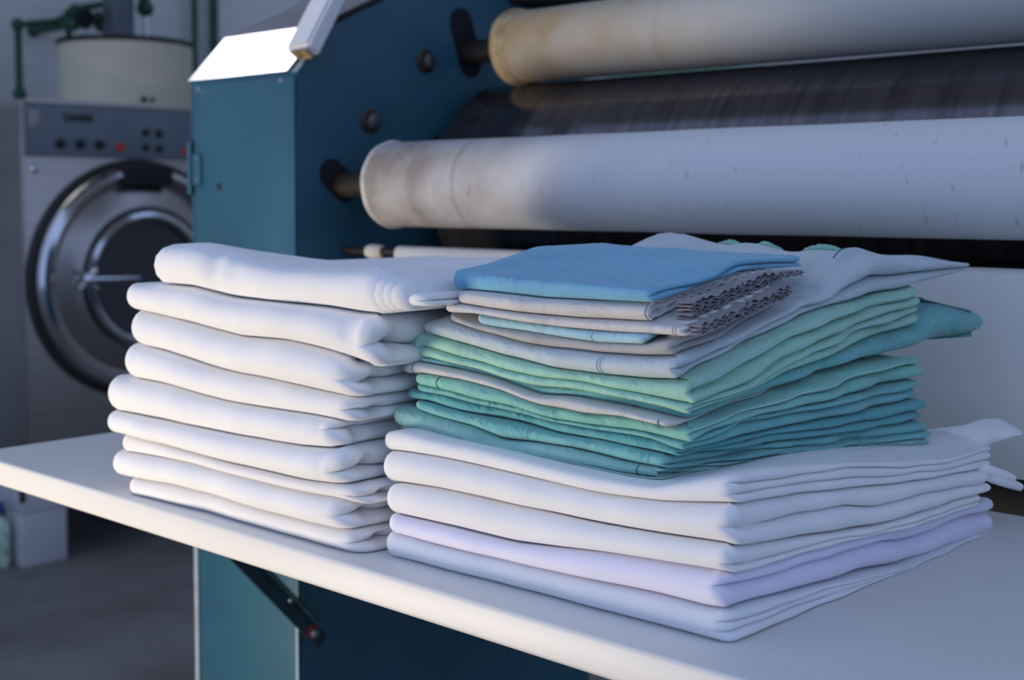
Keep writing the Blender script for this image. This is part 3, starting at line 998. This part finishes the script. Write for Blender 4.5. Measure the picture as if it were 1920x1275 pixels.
# ---- right stack: five white sheets
RY0, RX0 = 0.632, -0.41
cR = [Field(None, 0, flat=TZ),
      Field([(702, 980), (814, 1018), (968, 1053), (1122, 1091), (1238, 1118), (1315, 1140), (1354, 1145)], RY0,
            [(1354, 1145), (1421, 1122), (1583, 1079), (1744, 1038), (1850, 1003)], RX0),
      Field([(699, 949), (814, 980), (968, 1018), (1122, 1035), (1238, 1053), (1354, 1074)], RY0,
            [(1373, 1073), (1421, 1061), (1583, 1012), (1704, 982), (1853, 934)], RX0),
      Field([(695, 895), (814, 914), (968, 949), (1122, 982), (1238, 1001), (1354, 1019)], RY0,
            [(1361, 1021), (1502, 1002), (1643, 980), (1704, 960), (1870, 905)], RX0),
      Field([(683, 837), (814, 856), (968, 891), (1122, 926), (1238, 941), (1369, 947)], RY0,
            [(1369, 945), (1461, 928), (1583, 912), (1704, 900), (1880, 868)], RX0),
      Field([(689, 812), (749, 805), (814, 822), (922, 846), (1045, 878), (1122, 895), (1223, 914), (1290, 902), (1352, 889)], RY0,
            [(1352, 889), (1461, 866), (1583, 857), (1704, 855), (1785, 850), (1880, 822)], RX0)]
c5raw = cR[5]


def c5(x, y):
    """the top sheet sinks under the teal pile and stands up round it at the right"""
    fr = float(np.interp(x, c5raw.fx, c5raw.fz))
    rise = float(np.interp(y, c5raw.sy, c5raw.sz))
    w = min(1.0, max(0.0, (x + 0.450) / 0.035))
    w = w * w * (3 - 2 * w)
    g = min(1.0, max(0.0, (y - 0.74) / 0.2))
    return fr * (1 - w) + (fr + rise) * w - 0.013 * g * g * (3 - 2 * g) * (1 - w)


cR = [Smooth(f, 0.010) for f in cR[:5]] + [Smooth(c5, 0.012)]
rlx = [-0.706, -0.704, -0.707, -0.713, -0.716]
rrx = [-0.412, -0.414, -0.409, -0.409, -0.410]
ryb = [0.975, 1.012, 0.972, 0.985, 1.000]
ryf = [0.622, 0.622, 0.623, 0.624, 0.628]
rm = ['linen_cool', 'linen_lavender', 'linen_white', 'linen_white', 'linen_white']
labR = ['bottom white sheet of the right stack, flat on the table',
        'lavender tinted sheet second from the bottom of the right stack',
        'white sheet in the middle of the five under the teal pile',
        'white sheet second below the teal pile',
        'white sheet directly under the teal pile, its rear corner standing up']
for i in range(5):
    folded('folded_bed_sheet', labR[i], 'bed sheet', 'white sheets of the right stack', rm[i],
           [(rlx[i], ryf[i]), (rrx[i], ryf[i] + 0.006), (rrx[i] + 0.004, ryb[i]), (rlx[i] + 0.006, 0.96)], [cR[i], cR[i + 1]], seed=41 + i,
           m=(3, 2, 2, 2, 3)[i], bulge=1.2, rb=0.45, rc=(0.012, 0.012, 0.010, 0.012), wob=0.0025, groove=0.003, rvar=0.8, jag=0.0018, rings=12 if i == 4 else 5)

# ---- teal pile on top of it
QY, QX = 0.655, -0.448


def TF(front, side=None, lift=None):
    return Smooth(Field(front, QY, side, QX, lift=lift), 0.006)


t = {}
t['A0'] = cR[5]
t['A1b'] = TF([(758, 797), (846, 819), (915, 842), (985, 851), (1072, 874), (1178, 898), (1235, 907)], [(1245, 900), (1362, 878), (1450, 862), (1600, 844), (1765, 828)])
t['A1'] = TF([(758, 794), (846, 816), (915, 839), (985, 847), (1072, 862), (1163, 880), (1238, 890)], [(1245, 890), (1362, 872), (1450, 854), (1600, 836), (1765, 818)])
t['B1'] = TF([(779, 758), (815, 773), (891, 794), (951, 819), (1012, 825), (1072, 834), (1163, 858), (1238, 872)], [(1250, 878), (1450, 842), (1600, 815), (1755, 785)])
t['C1'] = TF([(800, 749), (831, 761), (897, 776), (970, 790), (1042, 810), (1133, 824), (1235, 849)], [(1270, 860), (1450, 826), (1600, 795), (1750, 762)])
t['D1'] = TF([(776, 731), (831, 742), (891, 757), (951, 771), (1042, 793), (1133, 810), (1223, 824), (1269, 845)], [(1285, 846), (1403, 812), (1607, 758), (1740, 720)])
t['E1'] = TF([(785, 719), (831, 728), (891, 745), (982, 764), (1042, 785), (1102, 795), (1193, 808), (1284, 828)], [(1309, 832), (1411, 781), (1525, 755), (1627, 728), (1746, 690)])
t['F1'] = TF([(785, 700), (800, 698), (876, 710), (951, 731), (1027, 758), (1102, 773), (1178, 778), (1238, 791), (1280, 800)], [(1312, 806), (1444, 752), (1607, 690), (1758, 655), (1860, 628)])
t['G1'] = TF([(770, 681), (791, 677), (861, 692), (936, 713), (1012, 740), (1072, 743), (1163, 761), (1247, 780), (1284, 790)], [(1312, 792), (1444, 742), (1607, 680), (1758, 645), (1860, 618)])
t['H1'] = TF([(770, 674), (800, 671), (876, 686), (951, 708), (1018, 724), (1072, 727), (1163, 742), (1254, 763), (1290, 776)], [(1312, 775), (1403, 735), (1525, 682), (1648, 632), (1770, 590)])
t['I1'] = TF([(758, 660), (800, 650), (876, 672), (951, 692), (1018, 706), (1102, 714), (1193, 734), (1284, 756)], [(1312, 748), (1403, 708), (1525, 640), (1648, 586), (1760, 552)])
t['J1'] = TF([(752, 652), (772, 634), (797, 625), (861, 646), (951, 674), (1042, 695), (1133, 707), (1223, 716), (1284, 717)], [(1290, 716), (1403, 653), (1525, 588), (1587, 565), (1648, 552), (1717, 532), (1765, 516), (1840, 486)])
t['K1'] = TF([(797, 612), (840, 607), (897, 625), (982, 649), (1042, 660), (1133, 669), (1210, 674), (1266, 674)], [(1281, 673), (1403, 618), (1485, 573), (1534, 550), (1640, 526), (1760, 500), (1840, 478)])
t['L1'] = TF([(852, 594), (897, 610), (951, 622), (1042, 634), (1133, 648), (1223, 649), (1269, 640)], [(1290, 636), (1403, 584), (1517, 534)])
t['M1'] = TF([(860, 590), (906, 592), (982, 606), (1072, 620), (1163, 628), (1223, 632), (1269, 634)], [(1290, 630), (1403, 579), (1517, 530)])
t['N1'] = TF([(848, 572), (870, 570), (971, 585), (1102, 598), (1241, 606), (1300, 612)], [(1304, 608), (1403, 562), (1512, 512)])
t['O1'] = TF([(866, 556), (885, 554), (1027, 570), (1140, 575), (1230, 580)], [(1241, 578), (1376, 536), (1466, 498)])
t['P1'] = TF([(859, 516), (1000, 530), (1241, 551)], [(1241, 551), (1376, 517), (1466, 478)])


def X_at(px, py=700, Y=QY): return float(at(px, py, 1, Y)[0])
def Y_at(px, py=700, X=QX): return float(at(px, py, 0, X)[1])


def k_lift(x, y):
    """the pale garment is bunched up behind the pillowcases"""
    w = min(1.0, max(0.0, (y - 0.80) / 0.09)); w = w * w * (3 - 2 * w)
    e = min(1.0, max(0.0, (1.035 - y) / 0.14)) * min(1.0, max(0.25, (-0.425 - x) / 0.05 + 0.35))
    return w * e * (0.026 + 0.006 * nz(x * 20, y * 16, 3))


k_base = t['K1']
def h_lift(x, y):
    w = min(1.0, max(0.0, (y - 0.945) / 0.03)) * min(1.0, max(0.0, (1.07 - y) / 0.07))
    return 0.012 * w


h_base = t['H1']
t['H1t'] = lambda x, y: h_base(x, y) + h_lift(x, y)
t['K1t'] = lambda x, y: k_base(x, y) + k_lift(x, y)

PG = 'hospital linen of the teal pile'


def cloth(key, name, label, cat, mat, fl, fr, back, fields, lp=700, rp=800, bx=0.0, bl=None, yo=0.0, **kw):
    xl, xr = X_at(fl, lp), X_at(fr, rp)
    yb = back if back < 5 else Y_at(back, rp, xr)
    c = [(xl, QY - 0.008 + yo), (xr, QY - 0.008 + yo), (xr + bx, yb), (bl or (xl + 0.004, yb - 0.01))]
    return folded(name, label, cat, PG, mat, c, [t[f] for f in fields], seed=sum(map(ord, key)), **kw)


KW = dict(bulge=1.6, rb=0.7, wob=0.006, groove=0.004, rvar=1.2, jag=0.003, rc=(0.008, 0.007, 0.010, 0.010), rings=4)
cloth('A', 'folded_scrubs', 'lowest teal garment of the pile, resting on the white sheet', 'garment', 'teal_soft', 745, 1242, 0.94, ['A0', 'A1b', 'A1'], rp=905, m=1, yo=0.002, bx=0.048, **KW)
cloth('B', 'folded_scrubs', 'thick dusty teal garment second from the bottom of the teal pile', 'garment', 'teal_soft', 747, 1250, 0.938, ['A1', 'B1'], rp=880, m=3, bx=0.044, **KW)
cloth('C', 'folded_scrubs', 'dull teal garment third from the bottom of the teal pile', 'garment', 'teal_cloth', 786, 1256, 0.932, ['B1', 'C1'], rp=860, m=2, yo=0.004, bx=0.04, **KW)
cloth('D', 'folded_scrubs', 'thin dark teal garment fourth from the bottom of the teal pile', 'garment', 'teal_dark', 766, 1275, 0.93, ['C1', 'D1'], rp=845, m=2, yo=0.007, bx=0.034, **KW)
cloth('E', 'folded_scrubs', 'thin bright teal garment under the thick mint one', 'garment', 'teal_cloth', 786, 1295, 0.928, ['D1', 'E1'], rp=835, m=2, yo=0.004, bx=0.026, **KW)
cloth('F', 'folded_scrubs', 'thick mint green garment in the middle of the teal pile', 'garment', 'mint_deep', 786, 1313, 0.932, ['E1', 'F1'], rp=815, m=2, yo=0.001, bx=0.014, **KW)
cloth('G', 'folded_cloth', 'thin pale grey cloth sandwiched between mint garments', 'cloth', 'grey_case', 766, 1278, 0.80, ['F1', 'G1'], rp=790, m=1, yo=-0.002, **KW)
cloth('H', 'folded_scrubs', 'teal garment whose pointed corner juts out at the back right', 'garment', 'teal_cloth', 790, 1296, 1.062, ['G1', 'H1t'], rp=775, m=1, bx=0.016, bl=(-0.69, 0.93), yo=0.007, **KW)
cloth('J', 'folded_scrubs', 'mint green garment rolled round at the left, on top of the teal ones', 'garment', 'mint', 776, 1313, 0.955, ['H1', 'I1', 'J1'], rp=750, m=2, **{**KW, 'rc': (0.010, 0.007, 0.01, 0.012)})
cloth('K', 'folded_gown', 'pale blue grey garment bunched up behind the pillowcases, pointed hem at right', 'garment', 'pale_cloth', 800, 1288, 1.032, ['J1', 'K1t'], rp=700, m=2,
      bx=0.018, bl=(-0.66, 0.95), **{**KW, 'rings': 40, 'rc': (0.008, 0.007, 0.012, 0.012), 'top': lambda x, y: 0.0030 * nz(x * 26 + y * 18, y * 30 - x * 20, 8) * (1 if y > 0.78 else 0)})
cloth('L', 'folded_sheet', 'grey folded sheet between the pale garment and the small sky blue cloth', 'sheet', 'grey_sheet', 842, 1279, 0.775, ['K1', 'L1'], rp=655, m=2, yo=0.003, **KW)
cloth('M', 'folded_cloth', 'small sky blue cloth tucked under the grey pillowcases', 'cloth', 'sky_cloth', 897, 1228, 0.75, ['L1', 'M1'], rp=640, m=1, **{**KW, 'gap': 0.0})
nobj = cloth('N', 'folded_pillowcase', 'lower grey pillowcase with a wavy ruffled edge', 'pillowcase', 'grey_case', 846, 1304, 0.757, ['M1', 'N1'], rp=615, m=3, ruff=0.0008, **KW)
oobj = cloth('O', 'folded_pillowcase', 'upper grey pillowcase directly under the blue one', 'pillowcase', 'grey_case', 867, 1240, 0.79, ['N1', 'O1'], rp=592, m=3, ruff=0.0008, **KW)
cloth('P', 'folded_pillowcase', 'blue folded pillowcase lying on the very top of the pile', 'pillowcase', 'blue', 859, 1243, 0.835, ['O1', 'P1'], rp=555, m=2, bl=(-0.672, 0.83),
      **{**KW, 'rings': 40, 'bulge': 0.9, 'wob': 0.003, 'top': lambda x, y: 0.0030 * nz(x * 30 + y * 10, y * 60, 2) + 0.0016 * nz(x * 70, y * 30, 6)})


# wavy hems of the grey pillowcases
def ruffle(parent, x, y0, y1, fz0, fz1, n, seed):
    rnd = random.Random(seed)
    for i in range(n):
        f = (i + 0.5) / n
        bm = bmesh.new()
        S = 150
        ph, fr = rnd.random() * 6, 640 + rnd.random() * 200
        rows = []
        for k in range(S + 1):
            y = y0 + (y1 - y0) * k / S
            z = fz0(x, y) * (1 - f) + fz1(x, y) * f
            w = (0.0009 + 0.0007 * nz(y * 35, i * 2.2, seed)) * math.sin(y * fr + ph + 5 * nz(y * 45, i, seed)) + 0.0012 * nz(y * 60, i, seed + 4)
            out = 0.005 + 0.004 * nz(y * 60, i * 3, seed)
            xx = lambda o_: x + o_
            rows.append([bm.verts.new((xx(-0.006), y, z + w * .1 + 0.0002)), bm.verts.new((xx(out * .5), y, z + w * .7 + 0.0003)), bm.verts.new((xx(out), y, z + w + 0.0003)),
                         bm.verts.new((xx(out), y, z + w - 0.0003)), bm.verts.new((xx(out * .5), y, z + w * .7 - 0.0003)), bm.verts.new((xx(-0.006), y, z + w * .1 - 0.0002))])
        for a, b in zip(rows, rows[1:]):
            for q_ in range(6):
                bm.faces.new((a[q_], b[q_], b[(q_ + 1) % 6], a[(q_ + 1) % 6]))
        bm.faces.new(rows[0]); bm.faces.new(rows[-1])
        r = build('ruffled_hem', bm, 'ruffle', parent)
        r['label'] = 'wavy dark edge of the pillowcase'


ruffle(nobj, X_at(1304, 615) + 0.001, QY - 0.004, 0.757, t['M1'], t['N1'], 5, 3)
ruffle(oobj, X_at(1240, 592) + 0.014, QY + 0.004, 0.79, t['N1'], t['O1'], 5, 8)


# stitched seams: fine thread lines following the cloth
def seam(parent, pts, mat, r=0.0005, off=(0.0003, 0, 0)):
    pts = [Vector(p) + Vector(off) for p in pts]
    return build('stitched_seam', TB(pts, r, 6), mat, parent)


def find(label):
    for o in bpy.data.objects:
        if o.get('label') == label: return o


LJ = 'mint green garment rolled round at the left, on top of the teal ones'
LK = 'pale blue grey garment bunched up behind the pillowcases, pointed hem at right'
LH = 'teal garment whose pointed corner juts out at the back right'
LF = 'thick mint green garment in the middle of the teal pile'
jo, ko, ho, fo = find(LJ), find(LK), find(LH), find(LF)
seam(jo, PATHS[LJ]['lobes'][3][:80], 'thread_light')
seam(jo, PATHS[LJ]['lobes'][1][:80], 'thread_light')
seam(fo, PATHS[LF]['lobes'][1][:80], 'thread_light')
rk = PATHS[LK]['rings'][2]
seam(ko, [p for e, p in rk if (e == 1 and p[1] > 0.86) or e == 1.5 or e == 2], 'thread', off=(0, 0, 0.0003))
rh = PATHS[LH]['rings'][0]
seam(ho, [p for e, p in rh if (e == 1 and p[1] > 0.96) or e == 1.5 or (e == 2 and p[0] > -0.5)], 'thread', off=(0, 0, 0.0003))


def cross_seam(label, px, mat, gap_=0.0):
    """a row of stitches running over the front fold"""
    x = X_at(px)
    for dx in ([0.0] if not gap_ else [0.0, gap_]):
        col = min(PATHS[label]['cols'], key=lambda c_: abs(c_[0] - x - dx))[1]
        seam(find(label), col[1:-1], mat, 0.0004, off=(0, -0.0002, 0))


LM = 'small sky blue cloth tucked under the grey pillowcases'
LG = 'thin pale grey cloth sandwiched between mint garments'
LN = 'lower grey pillowcase with a wavy ruffled edge'
LB = 'thick dusty teal garment second from the bottom of the teal pile'
LO = 'upper grey pillowcase directly under the blue one'
cross_seam(LK, 1135, 'pale_cloth', 0.004)
cross_seam(LM, 1118, 'sky_cloth')
cross_seam(LG, 1255, 'thread')
cross_seam(LG, 792, 'thread')
cross_seam(LF, 834, 'thread')
cross_seam(LB, 1205, 'thread')
cross_seam(LN, 1275, 'grey_case', 0.004)
cross_seam(LO, 1216, 'grey_case', 0.004)


# frayed green seam allowances turned up on the pale garment
def frayed(parent, px0, px1, py, y, h, seed):
    bm = bmesh.new()
    a, b = at(px0, py, 1, y), at(px1, py, 1, y)
    S = 26
    rows = []
    for k in range(S + 1):
        u = k / S
        x = a[0] + (b[0] - a[0]) * u
        yy = y + 0.004 * math.sin(u * 5 + seed)
        z0 = t['K1t'](x, yy) - 0.001
        hh = h * math.sin(math.pi * min(1, u * 1.05 + 0.02)) ** 0.7 + 0.0012 * nz(u * 30, seed)
        rows.append([bm.verts.new((x, yy - 0.0004, z0)), bm.verts.new((x, yy - 0.0024, z0 + hh * .6)), bm.verts.new((x, yy + 0.001, z0 + hh)),
                     bm.verts.new((x, yy + 0.0016, z0 + hh)), bm.verts.new((x, yy - 0.0016, z0 + hh * .6)), bm.verts.new((x, yy + 0.0004, z0))])
    for p, q_ in zip(rows, rows[1:]):
        for i in range(6):
            bm.faces.new((p[i], q_[i], q_[(i + 1) % 6], p[(i + 1) % 6]))
    bm.faces.new(rows[0]); bm.faces.new(rows[-1])
    o = build('frayed_seam', bm, 'fray_green', parent)
    o['label'] = 'frayed green seam edge turned up'


frayed(ko, 1338, 1408, 440, 0.93, 0.007, 1)
frayed(ko, 1410, 1472, 440, 0.925, 0.005, 2)
frayed(ko, 1500, 1590, 440, 0.92, 0.007, 3)

# rolled loose ends of the white sheets at the back of the right stack
w4 = find(labR[3]); w5 = find(labR[4])


def loose_end(parent, pts, r):
    P3 = [at(px, py, 0, x) for px, py, x in pts]
    build('loose_end', TB(P3, r, 14), 'linen_white', parent)


loose_end(w4, [(1835, 884, -0.415), (1862, 896, -0.408), (1890, 905, -0.404), (1912, 913, -0.402)], [0.004, 0.0045, 0.0042, 0.0032])
loose_end(w4, [(1830, 872, -0.415), (1858, 884, -0.408), (1885, 893, -0.404), (1899, 897, -0.402)], [0.004, 0.0045, 0.0042, 0.003])

# rear corner of the sheet under the teal pile, standing up behind it
bot = [(1725, 890), (1752, 886), (1785, 878), (1815, 862), (1845, 846), (1870, 830), (1890, 818)]
topc = [(1725, 812), (1752, 806), (1785, 800), (1815, 793), (1845, 787), (1878, 785), (1896, 800)]
bm = bmesh.new()
rows = []
for (b0_, t0_, xs_) in zip(bot, topc, (-0.452, -0.445, -0.436, -0.428, -0.422, -0.418, -0.416)):
    B = Vector(at(*b0_, 0, xs_)); T_ = Vector(at(*t0_, 0, xs_ - 0.006))
    rows.append((B, T_))
fine = []
for i in range(len(rows) - 1):
    for k in range(5):
        u = k / 5
        fine.append((rows[i][0].lerp(rows[i + 1][0], u), rows[i][1].lerp(rows[i + 1][1], u)))
fine.append(rows[-1])
sheet = []
for j, (B, T_) in enumerate(fine):
    ring_ = []
    prof_ = [(v / 8, 0.0012) for v in range(9)] + [(v / 8, -0.0012) for v in range(8, -1, -1)]
    for v, th in prof_:
        p = B.lerp(T_, v)
        bow = 0.007 * math.sin(v * math.pi) - 0.003 * math.sin(j * 0.35)
        ring_.append(bm.verts.new((p.x + bow + th, p.y, p.z)))
    sheet.append(ring_)
for a, b in zip(sheet, sheet[1:]):
    for i in range(len(a)):
        bm.faces.new((a[i], b[i], b[(i + 1) % len(a)], a[(i + 1) % len(a)]))
bm.faces.new(sheet[0]); bm.faces.new(sheet[-1])
build('standing_corner', bm, 'linen_white', w5, angle=80)['label'] = 'corner of the sheet standing up behind the teal pile'

# rolled left end of the mint garment
c = at(766, 668, 1, QY - 0.004)
bm = bmesh.new()
rings_ = []
S = 30
for k, (yy, f) in enumerate([(0.0, 0.05), (0.0015, 0.45), (0.005, 0.75), (0.010, 0.92), (0.018, 1.0), (0.06, 1.02), (0.12, 1.0), (0.16, 0.95), (0.165, 0.1)]):
    rg_ = []
    for i in range(S):
        a = 2 * math.pi * i / S
        w_ = 1 + 0.08 * nz(math.cos(a) * 1.5, math.sin(a) * 1.5, yy * 20)
        rg_.append(bm.verts.new((c[0] + 0.0138 * f * w_ * math.cos(a), c[1] + yy, c[2] + 0.0168 * f * w_ * math.sin(a) + 0.05 * yy)))
    rings_.append(rg_)
for a, b in zip(rings_, rings_[1:]):
    for i in range(S):
        bm.faces.new((a[i], a[(i + 1) % S], b[(i + 1) % S], b[i]))
bm.faces.new(rings_[0]); bm.faces.new(rings_[-1])
build('rolled_end', bm, 'mint', jo, angle=80)
